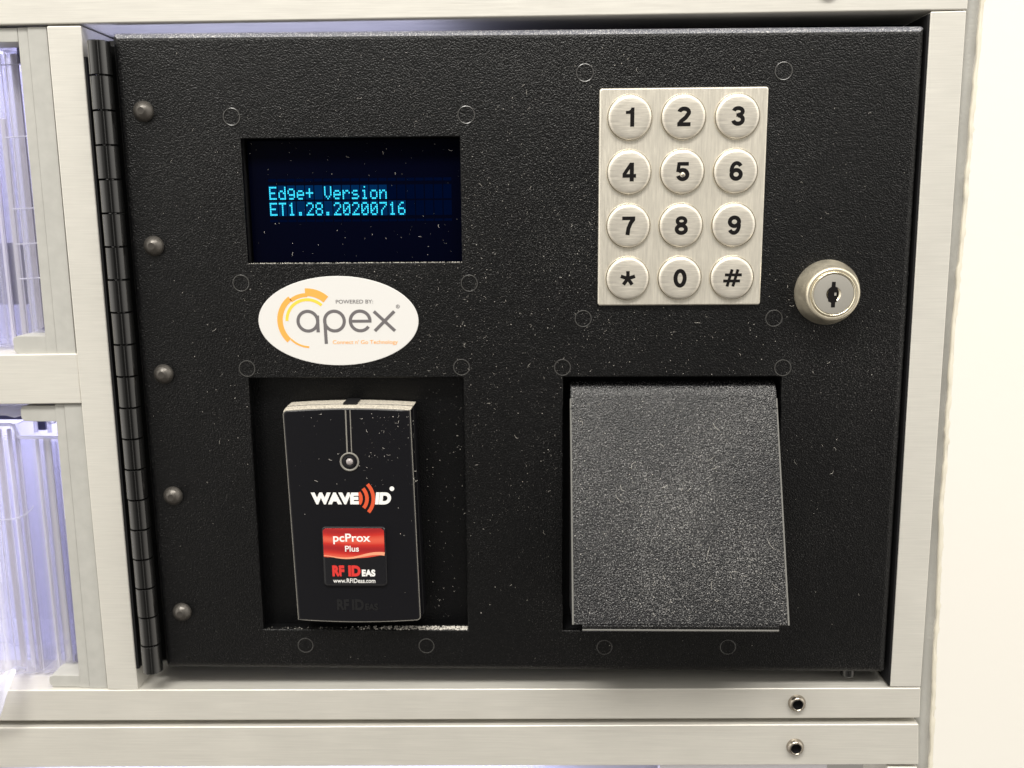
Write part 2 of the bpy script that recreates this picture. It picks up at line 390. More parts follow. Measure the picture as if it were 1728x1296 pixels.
# grey trim strip between frame and wall
mb = MB()
prof = [(268.5, 7.5), (272.6, 7.5), (273.2, 6.9), (274.0, 5.6), (275.0, 4.9), (276.6, 4.7), (279.5, 5.0), (283, 8)]
for_l = []
for zz in (300, 40, -60, -130, -220, -430):
    sh = 0 if zz > 0 else (-.6 if zz > -100 else 2.2) if zz < -100 else 0
    for_l.append([(x + (edge_x(zz) - 276.2) * .9, y, zz) for x, y in prof])
mb.loft(for_l, closed=False)
tag(mb.build('wall_trim', M_trim), 'narrow grey metal trim strip between the frame and the wall', 'trim')

# ================================================================== FRAME
frame = thing('dispenser_frame', 'brushed aluminium frame of rails and posts around the black door', 'frame', (125, 0, -149))
def bar(poly, y0, y1, name, m, parent, bev=.45):
    mb = MB(); mb.prism(poly, y0, y1); mb.bevel(bev, 3); return mb.build(name, m, parent)
bar([(-140, 95.95), (272.15, 96.6), (272.2, 180), (-140, 180)], 0, 24, 'rail', M_alu, frame)
bar([(-21.0, 95.6), (-9.8, 95.55), (-10.2, -136.45), (-21.5, -136.3)], .12, 24, 'stile', M_alu, frame)
bar([(260.9, 96.25), (272.0, 96.4), (274.1, -133.4), (263.3, -133.4)], .12, 24, 'stile', M_alu, frame)
mb = MB(); mb.loft([[(260.15, .5, 95.5), (260.85, .5, 95.5), (260.85, 20, 95.5), (260.15, 20, 95.5)], [(262.55, .5, -133), (263.25, .5, -133), (263.25, 20, -133), (262.55, 20, -133)]], True, True, True); mb.build('gap_shade_strip', M_black, frame, smooth=False)  # black strip added for the shade in the gap beside the door
bar([(-140, -12.4), (-21.15, -11.3), (-21.35, -28.8), (-140, -29.6)], .12, 24, 'rail', M_alu, frame)
bar([(-140, -137.4), (274.1, -133.65), (274.5, -145.4), (-140, -149.9)], 0, 24, 'rail', M_alu2, frame)
low = thing('lower_frame', 'wide brushed aluminium rail below the gap at the picture bottom', 'frame', (125, 0, -166))
bar([(-140, -152.5), (274.2, -147.6), (275.3, -163.7), (-140, -169.0)], -.3, 24, 'rail', M_alu2, low)
bar([(264.3, -165.0), (275.2, -165.0), (277.4, -420), (266.5, -420)], .12, 24, 'stile', M_alu, low)
def screw(parent, x, z, y):
    r = 3.15
    prof = [(1.85, y - 1.75), (1.98, y - 1.88), (2.2, y - 1.82), (2.6, y - 1.55), (2.95, y - 1.0), (3.15, y - .35), (3.15, y + .2)]
    mb = MB(); mb.lathe(x, z, prof, 36, False, True); s = mb.build('screw', M_screw, parent)
    mb = MB()
    hexo = [(x + 1.9 * math.cos(math.radians(60 * i + 12)), z + 1.9 * math.sin(math.radians(60 * i + 12))) for i in range(6)]
    mb.loft([[(a, y - 1.78, c) for a, c in hexo], [(a, y - .2, c) for a, c in hexo]], True, False, True)
    mb.build('socket', M_black, s, smooth=False)
screw(frame, 230.2, -139.7, 0)
screw(low, 230.3, -156.8, -.3)
screw(frame, 228.4, 103.6, 0)
# back of the gap under the frame
mb = MB(); mb.box(-140, 274, 12, 14, -153, -146); mb.build('gap_backing', M_trim, low)

# ================================================================== LEFT STORAGE CELLS
cells = [('upper', 95.2, -11.9), ('lower', -29.6, -136.6)]
for nm, zt, zb in cells:
    g = thing('cell_door', 'grey plastic cell door frame above the left cross rail' if nm == 'upper' else 'grey plastic cell door frame with two corner brackets below the left cross rail', 'cell door', (-30, 2, zb))
    mb = MB(); mb.prism([(-21.6, zt + .4), (-28.0, zt + .4), (-28.6, zb + .3), (-22.0, zb + .3)], 1.2, 22); mb.bevel(.3, 2); mb.build('side_frame', M_grey, g)
    mb = MB(); mb.prism([(-28.06, zt + .3), (-31.4, zt + .3), (-32.4, zb + .3), (-28.66, zb + .3)], 1.55, 9); mb.bevel(.25, 2); mb.build('inner_strip', M_grey, g)
    def bracket(z0, z1, xr):
        mb = MB(); p = [(xr, z0), (xr, z1)] + arc(-44 + 2.2, z1 - 1.0, 1.0, 90, 180, 4) + arc(-44 + 2.2, z0 + 1.0, 1.0, 180, 270, 4)
        p = [(xr, z0), (xr, z1), (-42.2, z1), (-43.6, z1 - .5), (-44.0, z1 - 1.6), (-44.0, z0 + 1.6), (-43.6, z0 + .5), (-42.2, z0)]
        mb.prism(p, 1.9, 13); mb.bevel(.35, 2); mb.build('bracket', M_grey, g)
    if nm == 'upper':
        mb = MB(); mb.prism([(-31.45, 95.4), (-120, 95.3), (-120, 91.0), (-31.45, 91.0)], 1.5, 12); mb.bevel(.3, 2); mb.build('head_strip', M_grey, g)
        bracket(-11.6, -5.3, -31.9)
    else:
        bracket(-35.6, -29.9, -30.6); bracket(-136.3, -131.6, -32.2)
    # liner of the lit cell
    c2 = thing('storage_cell', f'blue lit lavender storage compartment in the {nm} left corner behind clear plastic', 'compartment', (-60, 60, zb))
    mb = MB(); mb.box(-150, -22, 62, 64, zb - 10, zt + 10); mb.build('back_panel', M_lav, c2)
    mb = MB(); mb.box(-24.5, -22.2, 24.2, 61.8, zb - 10, zt + 10); mb.build('side_panel', M_lav, c2)
    mb = MB(); mb.box(-150, -24.7, 13.5, 61.8, zb - 2.5, zb - .4); mb.build('floor_panel', M_lav, c2)
    mb = MB(); mb.box(-150, -24.7, 24.3, 61.8, zt + 1, zt + 3); mb.build('roof_panel', M_lav, c2)
    la = area_lamp('cell_lamp', (-75 * S, 40 * S, (zt - 1) * S), (-72 * S, 44 * S, zb * S), .09, .02, .045, (.90, .88, 1.0))
    la2 = area_lamp('cell_lamp', (-130 * S, 30 * S, ((zt + zb) / 2) * S), (-40 * S, 45 * S, ((zt + zb) / 2) * S), .03, .09, .03, (.95, .93, 1.0))

# clear moulded bins: extruded ribbed shells
def shell(name, prof, z0, z1, th, parent, m=None):
    mb = MB(); n = len(prof); out = []
    for i in range(n):
        a = prof[max(0, i - 1)]; b2 = prof[min(n - 1, i + 1)]; d = Vector((b2[0] - a[0], b2[1] - a[1])).normalized()
        out.append((prof[i][0] - d.y * th, prof[i][1] + d.x * th))
    loop = list(prof) + out[::-1]
    mb.loft([[(x, y, z0) for x, y in loop], [(x, y, z1) for x, y in loop]], True, False, False)
    # end caps as strips
    for zz in (z0, z1):
        A = [mb.v((x, y, zz)) for x, y in prof]; B = [mb.v((x, y, zz)) for x, y in out]
        for i in range(n - 1): mb.f([A[i], A[i + 1], B[i + 1], B[i]])
    return mb.build(name, m or M_clear, parent, ang=50)
def wavy(x0, x1, y, amps, n=90, seed=1):
    r = random.Random(seed); ph = [r.uniform(0, 6) for _ in amps]
    return [(x0 + (x1 - x0) * i / n, y + sum(a * math.sin((x0 + (x1 - x0) * i / n) * f + p) for (a, f), p in zip(amps, ph))) for i in range(n + 1)]
for nm, zt, zb in cells:
    upper = nm == 'upper'
    g = thing('clear_bin', 'clear plastic bin with upright ribs standing in the upper left compartment' if upper else 'clear plastic bin with stepped rim and pull tab in the lower left compartment', 'bin', (-60, 20, zb))
    top = 92.5 if upper else -44.0
    bot = zb + 1.5
    pr = [(-33.5, 46), (-33.5, 30)] + [(-36.5 + 3 * math.cos(math.radians(a)), 14 + 3 * math.sin(math.radians(a))) for a in range(0, -91, -18)] + wavy(-37, -51, 11, [(.5, .55), (.25, 1.1)], 40, 3)
    shell('front_wall', pr[::-1], bot, top, .9, g)
    pr = [(-51.6, 40), (-51.8, 14)] + wavy(-53, -110, 10, [(.7, .4), (.3, .9)], 120, 5)
    shell('front_wall', pr[::-1], bot, top + (0 if upper else 5.2), .9, g)
    shell('rear_wall', wavy(-110, -33, 34, [(1.4, .3), (.7, .7)], 160, 8), bot, top - 6, 1.2, g)
    for x, y, rr in ((-38.2, 19, 1.5), (-41.8, 15, 2.3), (-46.5, 22, 1.3), (-57, 18, 2.2), (-63, 24, 1.6)):
        mb = MB(); mb.rod(x, y, bot, top - 2, rr, 24); mb.build('rib', M_clear, g)
    def post(name, x0, x1, y0, y1, z0, z1, m, bev=.3):
        mb = MB(); mb.box(x0, x1, y0, y1, z0, z1); mb.bevel(bev, 2); return mb.build(name, m, g)
    if upper:
        post('side_wall', -38.4, -25, 19, 20.5, bot, top - 1, M_greylav)
        post('divider', -41.4, -39.0, 13.2, 15.2, bot, top - 3, M_cream, .7)
        post('divider', -36.9, -35.7, 14.8, 16.4, bot + 1, top - 5, M_cream, .5)
        post('divider', -47.5, -45.6, 14, 16, bot, top - 24, M_cream, .6)
        post('divider', -52.0, -50.8, 15, 17, bot, top - 8, M_clip, .4)
        for x in (-38.6, -42.4, -44.2, -49.0): 
            mb = MB(); mb.rod(x, 12.6, bot, top - 3, .16, 10); mb.build('moulding_line', M_clip, g)
        post('dark_contrast_block', -39.6, -33.6, 15, 17, 86.5, 92.4, M_darklav)  # added dark block imitates a refraction in the top corner
        post('dark_contrast_block', -58, -46, 18, 19.5, 4, 26, M_greylav)
        for z in (70, 47, 30, 9): post('label_block', -35.4, -33.4, 16.8, 18.0, z - 5, z, M_greylav, .2)
    else:
        post('side_wall', -40.0, -25, 19, 20.5, bot, top - 1, M_greylav)
        post('divider', -43.6, -41.2, 13.4, 15.4, bot, top - .6, M_cream, .7)
        post('divider', -37.4, -36.0, 15, 16.6, bot + 1, top - 2, M_cream, .5)
        post('divider', -46.9, -46.0, 14, 15.6, bot, top - 1, M_clip, .3)
        post('divider', -53.8, -52.6, 13, 15, bot, top + 2, M_cream, .5)
        post('divider', -56.8, -55.4, 13.5, 15, bot, top + 3, M_clip, .5)
        post('divider', -61.0, -59.0, 13.5, 15, bot, top + 3, M_cream, .5)
        for x in (-40.4, -44.6, -45.4, -51.6, -54.6, -58.0, -62.0):
            mb = MB(); mb.rod(x, 12.4, bot, top - 1, .15, 10); mb.build('moulding_line', M_clip, g)
        post('dark_contrast_block', -110, -50.5, 18, 19.5, -38.5, -30.5, M_darklav)  # added dark blocks imitate refractions behind the rim
        post('dark_contrast_block', -47.5, -44.5, 18, 19.5, -42.5, -31, M_darklav)
        for z in (-52, -78, -100): post('label_block', -35.4, -33.4, 16.8, 18.0, z - 7, z, M_greylav, .2)
    mb = MB(); mb.lathe(-37.2, bot + 5.2, [(.05, 12.0), (2.0, 12.1), (2.2, 12.6)], 24); dk_ = mb.build('foot_socket', M_greylav, g)
    mb = MB(); mb.prism([(-33.2, 73 if upper else -55.3), (-34.7, 73 if upper else -55.3), (-34.9, 54 if upper else -73.1), (-33.3, 54 if upper else -73.1)], 7.2, 9.2); mb.bevel(.2, 2); mb.build('clip', M_clip, g)
    if upper:
        for z in (85.5, 62, 26, 38, 14):
            mb = MB(); mb.tube([(-33.6, 12, z), (-37, 10.6, z), (-44, 10.2, z - .3)], .22, 6); mb.build('rim', M_clearrim, g)
        mb = MB(); mb.lathe(-39, -7.5, [(0.1, 10), (3.2, 10.4), (3.4, 13)], 24); mb.build('foot', M_clearrim, g)
    else:
        y = 9.6
        mb = MB(); mb.tube([(-33.8, y, -43.3), (-44, y, -43.2), (-49.6, y, -43.1), (-50.5, y, -42.6), (-51.0, y, -40.2), (-51.5, y, -38.7), (-52.6, y, -38.3), (-110, y, -38.4)], .62, 10); mb.build('rim', M_clearrim, g)
        pl = arc(-58, -66, 11.5, -20, -96, 14, 8) + [(-62, -74.6), (-70, -74.4)]
        mb = MB(); mb.tube([(x, 9.2, z) for x, z in pl], .2, 6); mb.build('moulding_line', M_clearrim, g)
        for x in (-42.5, -38.5, -47.6):
            mb = MB(); mb.rod(x, 17, -43, -31, .8, 14); mb.build('rib', M_clearrim, g)
        mb = MB(); mb.tube([(-36.5, 12, -34), (-37.5, 11.6, -38.2), (-39.5, 11.4, -38.4), (-40.6, 11.8, -34)], .5, 8); mb.build('hook', M_clearrim, g)
        # header moulding under the cross rail
        mb = MB(); mb.prism([(-44.4, -31), (-120, -30.6), (-120, -34.2), (-52, -34.4), (-49, -35.2), (-44.4, -34.0)], 6, 12); mb.bevel(.7, 3); mb.build('header', M_clearrim, g)
        # pull tab curling out over the bottom rail
        ctr = [(-57, 10, -134), (-55.5, 5, -131), (-53.6, 0, -128.4), (-52.6, -4, -127.6), (-53, -6.5, -129.8), (-54.3, -8, -134), (-55.8, -8.4, -138.5), (-57.4, -8, -142), (-60.5, -7, -144)]
        loops = []
        for i, (x, yy, zz) in enumerate(ctr):
            w = 1.5 + .22 * i
            loops.append([(x - w * .9 + w * 1.1 * math.cos(a), yy + .8 * math.sin(a) - .6 * math.cos(2 * a), zz + w * .45 * math.sin(a + .5)) for a in [2 * math.pi * k / 14 for k in range(14)]])
        mb = MB(); mb.loft(loops, True, True, True); mb.build('pull_tab', M_clearrim, g)

# sliver of the cell below the lower rail
c2 = thing('storage_cell', 'sliver of lavender lit compartment below the lowest rail', 'compartment', (60, 20, -190))
mb = MB(); mb.box(-140, 243.6, 16, 18, -420, -162); mb.build('back_panel', M_lav, c2)
mb = MB(); mb.box(182, 243.3, 3, 9, -420, -165.6); mb.build('door_head', M_clip, c2)
area_lamp('cell_lamp', (40 * S, 8 * S, -195 * S), (40 * S, 16 * S, -166 * S), .2, .01, .10, (.62, .66, 1.0))

# ================================================================== BLACK CONTROL DOOR
door = thing('control_door', 'black powder coated steel door hinged at its left side, with cut-outs', 'door', (130, 0, -128))
C00, C10, C01, C11 = (.6, -127.8), (261.5, -128.3), (-.3, 93.35), (259.95, 92.2)
def dmap(u, w):
    a = 1 - u; c = 1 - w
    return (C00[0] * a * c + C10[0] * u * c + C01[0] * a * w + C11[0] * u * w, C00[1] * a * c + C10[1] * u * c + C01[1] * a * w + C11[1] * u * w)
def dloop(inset, y, rc=1.6):
    W, H = 260.0, 220.0
    p = rrect(inset, W - inset, inset, H - inset, max(.05, rc - inset), 5)
    return [(*[dmap(x / W, z / H)[0]], y, dmap(x / W, z / H)[1]) for x, z in p]
holes = [(39.9, 112.0, 18.9, 59.7), (37.7, 111.8, -112.2, -20.0), (145.7, 219.7, -112.2, -20.0)]
mb = MB()
rb = 2.7; loops = [dloop(rb + .05, 0)]
for k in range(6):
    a = math.radians(90 * k / 5); loops.append(dloop(rb * (1 - math.sin(a)), rb * (1 - math.cos(a))))
loops.append(dloop(0, 5.5)); loops.append(dloop(1.2, 5.5)); loops.append(dloop(1.4, 2.0))
L = mb.loft(loops)
bound = []; backs = []
n0 = len(L[0]); bound += [mb.bm.edges.get((L[0][i], L[0][(i + 1) % n0])) for i in range(n0)]
bound = [e for e in bound if e]
for hx0, hx1, hz0, hz1 in holes:
    ring = [(hx0, hz0), (hx1, hz0), (hx1, hz1), (hx0, hz1)]
    ch = .28
    lo = mb.loft([[(hx0 - ch - .03, 0, hz0 - ch - .03), (hx1 + ch + .03, 0, hz0 - ch - .03), (hx1 + ch + .03, 0, hz1 + ch + .03), (hx0 - ch - .03, 0, hz1 + ch + .03)],
                  [(hx0 - ch, 0, hz0 - ch), (hx1 + ch, 0, hz0 - ch), (hx1 + ch, 0, hz1 + ch), (hx0 - ch, 0, hz1 + ch)],
                  [(x, ch, z) for x, z in ring], [(x, 2.0, z) for x, z in ring]])
    bound += [mb.bm.edges.get((lo[0][i], lo[0][(i + 1) % 4])) for i in range(4)]; backs.append(lo[-1])
bmesh.ops.triangle_fill(mb.bm, use_beauty=True, use_dissolve=False, edges=bound)
bound = []
for lp_ in [L[-1]] + backs: bound += [mb.bm.edges.get((lp_[i], lp_[(i + 1) % len(lp_)])) for i in range(len(lp_))]
bmesh.ops.triangle_fill(mb.bm, use_beauty=True, use_dissolve=False, edges=[e for e in bound if e])
bmesh.ops.recalc_face_normals(mb.bm, faces=mb.bm.faces[:])
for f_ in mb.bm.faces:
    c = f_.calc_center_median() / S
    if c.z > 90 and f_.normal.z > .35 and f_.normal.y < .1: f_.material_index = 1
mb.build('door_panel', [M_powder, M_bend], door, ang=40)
def well(name, x0, x1, z0, z1, y1, m, mg=.6):
    mb = MB()
    x0 -= mg; x1 += mg; z0 -= mg; z1 += mg
    mb.loft([[(x0, 2.03, z0), (x1, 2.03, z0), (x1, 2.03, z1), (x0, 2.03, z1)], [(x0, y1, z0), (x1, y1, z0), (x1, y1, z1), (x0, y1, z1)]], True, False, True)
    return mb.build(name, m, door, smooth=False)
well('display_recess', *holes[0], 9, M_black)
well('reader_recess', *holes[1], 6.2, M_recess)
well('printer_recess', *holes[2], 15, M_black)
# hinge: butt-jointed barrel knuckles on a leaf
hg = MB(); hg.prism([(-8.0, 91.5), (.2, 91.5), (.6, -127), (-7.4, -127)], 4.4, 5.9); hinge = hg.build('hinge', M_hinge, door)
hl = MB(); hl.loft([[(-9.75, .35, 86), (-9.1, .35, 86), (-9.1, 6.5, 86), (-9.75, 6.5, 86)], [(-10.15, .35, -128), (-9.2, .35, -128), (-9.2, 6.5, -128), (-10.15, 6.5, -128)]], True, True, True); hl.build('fixed_leaf', M_black, hinge, smooth=False)
pitch = 10.93
def knuckle(zc, x):
    mb = MB(); r = 3.5; y = -1.1; h = pitch / 2 - .13; seg = 32
    prof = [(r - .28, -h), (r, -h + .22), (r, h - .22), (r - .28, h)]
    loops = [[(x + q * math.cos(2 * math.pi * i / seg), y + q * math.sin(2 * math.pi * i / seg), zc + dz) for i in range(seg)] for q, dz in prof]
    mb.loft(loops, True, True, True); return mb.build('knuckle', M_hinge, hinge, ang=50)
k0 = knuckle(90.6 - pitch / 2, -3.85)
for i in range(1, 20):
    copy_part(k0, hinge, (.030 * i + rnd.uniform(-.05, .05), rnd.uniform(-.10, .10) + (-.12 if i % 2 else 0), -pitch * i))
mb = MB(); mb.rod(-3.6, -1.1, -127, 90.5, 1.5, 16); mb.build('hinge_pin', M_hinge, hinge)
# rivets
def rivet(x, z):
    prof = [(.75, -2.35), (.85, -2.42), (1.25, -2.36), (1.35, -2.28), (1.9, -2.1), (2.0, -2.0), (2.55, -1.65), (2.65, -1.52), (3.1, -1.0), (3.35, -.5), (3.42, -.15), (3.3, .2)]
    mb = MB(); mb.lathe(x, z, [(r, y * 1.05) for r, y in prof], 40); return mb.build('rivet', M_rivet, door, ang=60)
r0 = rivet(8.64, 68.64)
for i in range(1, 5): copy_part(r0, door, (0, 0, -43.54 * i))
# faint raised rings where studs are welded behind
def ringm(x, z):
    mb = MB(); mb.tube([(x + 2.7 * math.cos(2 * math.pi * i / 40), .03, z + 2.7 * math.sin(2 * math.pi * i / 40)) for i in range(40)], .23, 8, True); return mb.build('weld_mark', M_powder2, door)
marks = [(37.5, 66.6), (114.2, 66.4), (37.3, 12.5), (114.3, 12.0), (37.6, -16.7), (111.2, -16.5), (52.8, -118.3), (96.7, -118.3), (160.7, -118.5), (204.7, -118.2), (145.5, -16.7), (219.7, -17.1), (152.4, -.1), (216.0, -.3), (152.5, 79.0), (215.7, 78.8)]
w0 = ringm(*marks[0])
for x, z in marks[1:]: copy_part(w0, door, (x - marks[0][0], 0, z - marks[0][1]))
mb = MB(); mb.rod(249.6, 5.5, -131.6, -127.0, 2.5, 28); mb.box(241.5, 249.4, 6.5, 8.5, -130.6, -127.2); mb.bevel(.4, 3); mb.build('latch_pin', M_hinge, door)
# cavity behind the door and the lamp glow that leaks in from the cells
mb = MB(); mb.loft([[(-13, 24.2, -141), (266, 24.2, -141), (266, 24.2, 101), (-13, 24.2, 101)], [(-13, 60, -141), (266, 60, -141), (266, 60, 101), (-13, 60, 101)]], True, False, True)
tag(mb.build('door_cavity', M_black), 'dark empty cavity behind the black control door', 'cavity')
area_lamp('cell_lamp', (46 * S, 17 * S, 78 * S), (46 * S, 12 * S, 96 * S), .12, .008, .024, (.64, .66, 1.0))

# ================================================================== DISPLAY
disp = thing('display', 'dark blue character display with two lines of cyan text', 'display', (76, 6, 18.9))
mb = MB(); mb.box(40.2, 111.7, 5.6, 8.6, 19.1, 59.5); mb.bevel(.25, 2); mb.build('glass', M_glass, disp)
F57 = {'E': '1F 01 01 0F 01 01 1F', 'd': '10 10 16 19 11 11 1E', 'g': '00 0E 11 11 1E 10 0E', 'e': '00 00 0E 11 1F 01 0E', '+': '00 04 04 1F 04 04 00',
       'V': '11 11 11 11 11 0A 04', 'r': '00 00 0D 13 01 01 01', 's': '00 00 0E 01 0E 10 0F', 'i': '04 00 06 04 04 04 0E', 'o': '00 00 0E 11 11 11 0E',
       'n': '00 00 0D 13 11 11 11', 'T': '1F 04 04 04 04 04 04', '1': '04 06 04 04 04 04 0E', '.': '00 00 00 00 00 06 06', '2': '0E 11 10 08 04 02 1F',
       '8': '0E 11 11 0E 11 11 0E', '0': '0E 11 19 15 13 11 0E', '7': '1F 10 08 04 02 02 02', '6': '0C 02 01 0F 11 11 0E', ' ': '00 00 00 00 00 00 00'}
yd = 5.52
for row, (line, ztop) in enumerate((('Edge+ Version', 44.3), ('ET1.28.20200716', 39.0))):
    mb = MB(); dx = .50; dz = .62
    for ci, chh in enumerate(line):
        x0 = 46.95 + 3.10 * ci - row * .05
        for r_i, hx in enumerate(F57[chh].split()):
            for b_i in range(5):
                if int(hx, 16) >> b_i & 1:
                    x = x0 + b_i * dx; z = ztop - r_i * dz
                    mb.prism([(x, z - .52), (x + .40, z - .52), (x + .40, z), (x, z)], yd, yd + .05)
    mb.build('text_line', M_vfd, disp, smooth=False)
mb = MB(); mg = MB()
for ci in range(20):
    for row, (zt2, zb2) in enumerate(((44.7, 40.0), (39.5, 34.6))):
        x0 = 46.75 + 3.10 * ci
        lit = ci < (13, 15)[row]
        (mg if lit else mb).prism([(x0, zb2), (x0 + 2.75, zb2), (x0 + 2.75, zt2), (x0, zt2)], yd + .035, yd + .07)
for ci in range(20):
    x0 = 46.75 + 3.10 * ci
    for zt2, zb2 in ((46.9, 45.9), (33.4, 32.6)):
        mb.prism([(x0, zb2), (x0 + 2.75, zb2), (x0 + 2.75, zt2), (x0, zt2)], yd + .035, yd + .07)
mb.build('character_grid', M_vfdgrid, disp, smooth=False)
mg.build('character_glow', M_vfdglow, disp, smooth=False)

# ================================================================== OVAL STICKER
st = thing('oval_sticker', 'white oval sticker with orange arc and grey lettering below the display', 'sticker', (69.7, 0, -.4))
SX, SZ = 69.7, -.45
mb = MB(); rx, rz = 27.2, 15.15
mb.loft([[(SX + (rx - i) * math.cos(a), y, SZ + (rz - i) * math.sin(a)) for a in [2 * math.pi * k / 96 for k in range(96)]] for i, y in ((0, .0), (0, -.16), (.12, -.22), (.16, -.22))], True, False, True)
mb.build('sticker_face', M_white, st)
ys = -.22
def uv(u, v): return (SX + (u - 815) / 26.85, SZ - (v - 492) / 27.1)
def sarc(mb, cu, cv, r, a0, a1, w, n=30):
    c = uv(cu, cv); ribbon(mb, arc(c[0], c[1], r / 26.9, a0, a1, n), w / 26.9, ys)
mb = MB()                                                          # orange swirl: three widths
cu, cv = 535, 490
sarc(mb, cu, cv, 236, 90 - 2, 128, 36, 20)
sarc(mb, cu - 3, cv - 2, 250, 126, 226, 50, 30)
sarc(mb, cu + 12, cv, 240, 224, 268, 17, 16)
cc = uv(cu, cv)
ribbon(mb, arc(cc[0], cc[1], 262 / 26.9, 48, 92.5, 20), 70 / 26.9, ys - .01)
mb.build('orange_swirl', M_orange, st)
mb = MB(); sarc(mb, 538, 488, 192, 47, 180, 27, 40); mb.build('yellow_arc', M_yellow, st)
def letters(name, fn):
    mb = MB(); fn(mb); return mb.build(name, M_lgrey, st)
W = 29 / 26.9
def la(mb):
    sarc(mb, 537, 492, 90, 0, 360, 29, 48); ribbon(mb, [uv(627, 440), uv(627, 595)], W, ys - .012)
def lp(mb):
    sarc(mb, 780, 492, 90, 0, 360, 29, 48); ribbon(mb, [uv(692, 480), uv(697, 702)], W, ys - .012)
def le(mb):
    sarc(mb, 1015, 492, 90, 2, 325, 29, 44); ribbon(mb, [uv(930, 494), uv(1118, 494)], 26 / 26.9, ys - .012)
def lx(mb):
    ribbon(mb, [uv(1142, 405), uv(1330, 585)], W, ys); ribbon(mb, [uv(1328, 405), uv(1146, 585)], W, ys - .012)
for f_ in (la, lp, le, lx): letters('logo_letter', f_)
a = uv(800, 332); b2 = uv(1138, 297); text('caption', 'POWERED BY:', M_lgrey, st, a[0], b2[0], a[1], b2[1], ys, .004)
a = uv(757, 715); b2 = uv(1352, 668); text('tagline', "Connect n' Go Technology", M_orange, st, a[0], b2[0], a[1], b2[1], ys)
mb = MB(); sarc(mb, 1362, 361, 15, 0, 360, 4.5, 24); mb.build('registered_mark', M_lgrey, st)
a = uv(1356, 369); b2 = uv(1369, 352); text('registered_mark', 'R', M_lgrey, st, a[0], b2[0], a[1], b2[1], ys)

# ================================================================== KEYPAD
kp = thing('keypad', 'brushed steel keypad of twelve round buttons at the upper right', 'keypad', (184, 0, 4.5))
mb = MB(); mb.loft([[(x, y, z) for x, z in rrect(157.15 + i, 210.95 - i, 4.4 + i, 74.0 - i, .9 - i * .5, 5)] for i, y in ((0, 0), (0, -1.0), (.12, -1.3), (.4, -1.5), (.45, -1.5))], True, False, True)
mb.build('faceplate', M_plate, kp)
xk, zk, pk = 166.87, 64.85, 17.13
names = '123456789*0#'
def loop_(cx, cz, rx, rz, n=40): p = arc(cx, cz, rx, 0, 360, n, rz); p[-1] = p[0]; return p
SIX = [(loop_(0, -1.05, 1.48, 1.36), 1.18), (arc(.12, .1, 1.62, 38, 188, 26, 2.4), 1.12)]
GLYPH = {
    '2': [(arc(0, 1.3, 1.5, 172, -28, 22, 1.1) + [(.5, -.35), (-.9, -1.45), (-1.35, -2.1)], 1.2), ([(-2.1, -2.4), (2.1, -2.4)], 1.1)],
    '3': [(arc(0, 1.38, 1.42, 168, -90, 24, 1.02), 1.12), (arc(0, -1.12, 1.52, 90, -168, 26, 1.28), 1.16), ([(-.55, .28), (.3, .28)], .95)],
    '4': [([(.78, -2.95), (.78, 2.95)], 1.2), ([(.55, 2.6), (-1.75, -.85)], 1.0), ([(-2.2, -1.2), (2.15, -1.2)], 1.05)],
    '5': [([(-1.3, 2.42), (1.9, 2.42)], 1.06), ([(-1.15, 2.9), (-1.55, -.15)], 1.0), (arc(.0, -.95, 1.52, 148, -165, 30, 1.45), 1.14)],
    '6': SIX, '9': [([(-x, -z) for x, z in p], w9) for p, w9 in SIX],
    '7': [([(-2.1, 2.42), (2.1, 2.42)], 1.06), ([(1.6, 2.2), (.7, 1.0), (-.05, -.8), (-.35, -2.95)], 1.18)],
    '8': [(loop_(0, 1.42, 1.32, 1.0), 1.06), (loop_(0, -1.2, 1.5, 1.2), 1.16)],
    '0': [(loop_(0, 0, 1.5, 2.4), 1.2)]}
for g_ in ('6', '9', '8', '0'):
    GLYPH[g_] = [(p[:-1] + [p[0]] if p[0] == p[-1] else p, w9) for p, w9 in GLYPH[g_]]
def key_mesh(x, z):
    mb = MB(); mb.lathe(x, z, [(7.30, -1.45), (7.30, -1.95), (7.2, -2.1), (7.0, -2.12)], 64, False, False, 1)
    mb.lathe(x, z, [(6.98, -1.5), (6.96, -2.2), (6.85, -2.55), (6.5, -2.86), (5.9, -3.05), (4.6, -3.16), (2.5, -3.22), (.02, -3.24)], 64, False, True, 0)
    return mb.build('key', [M_key, M_keyrim], kp, ang=50)
key0 = None
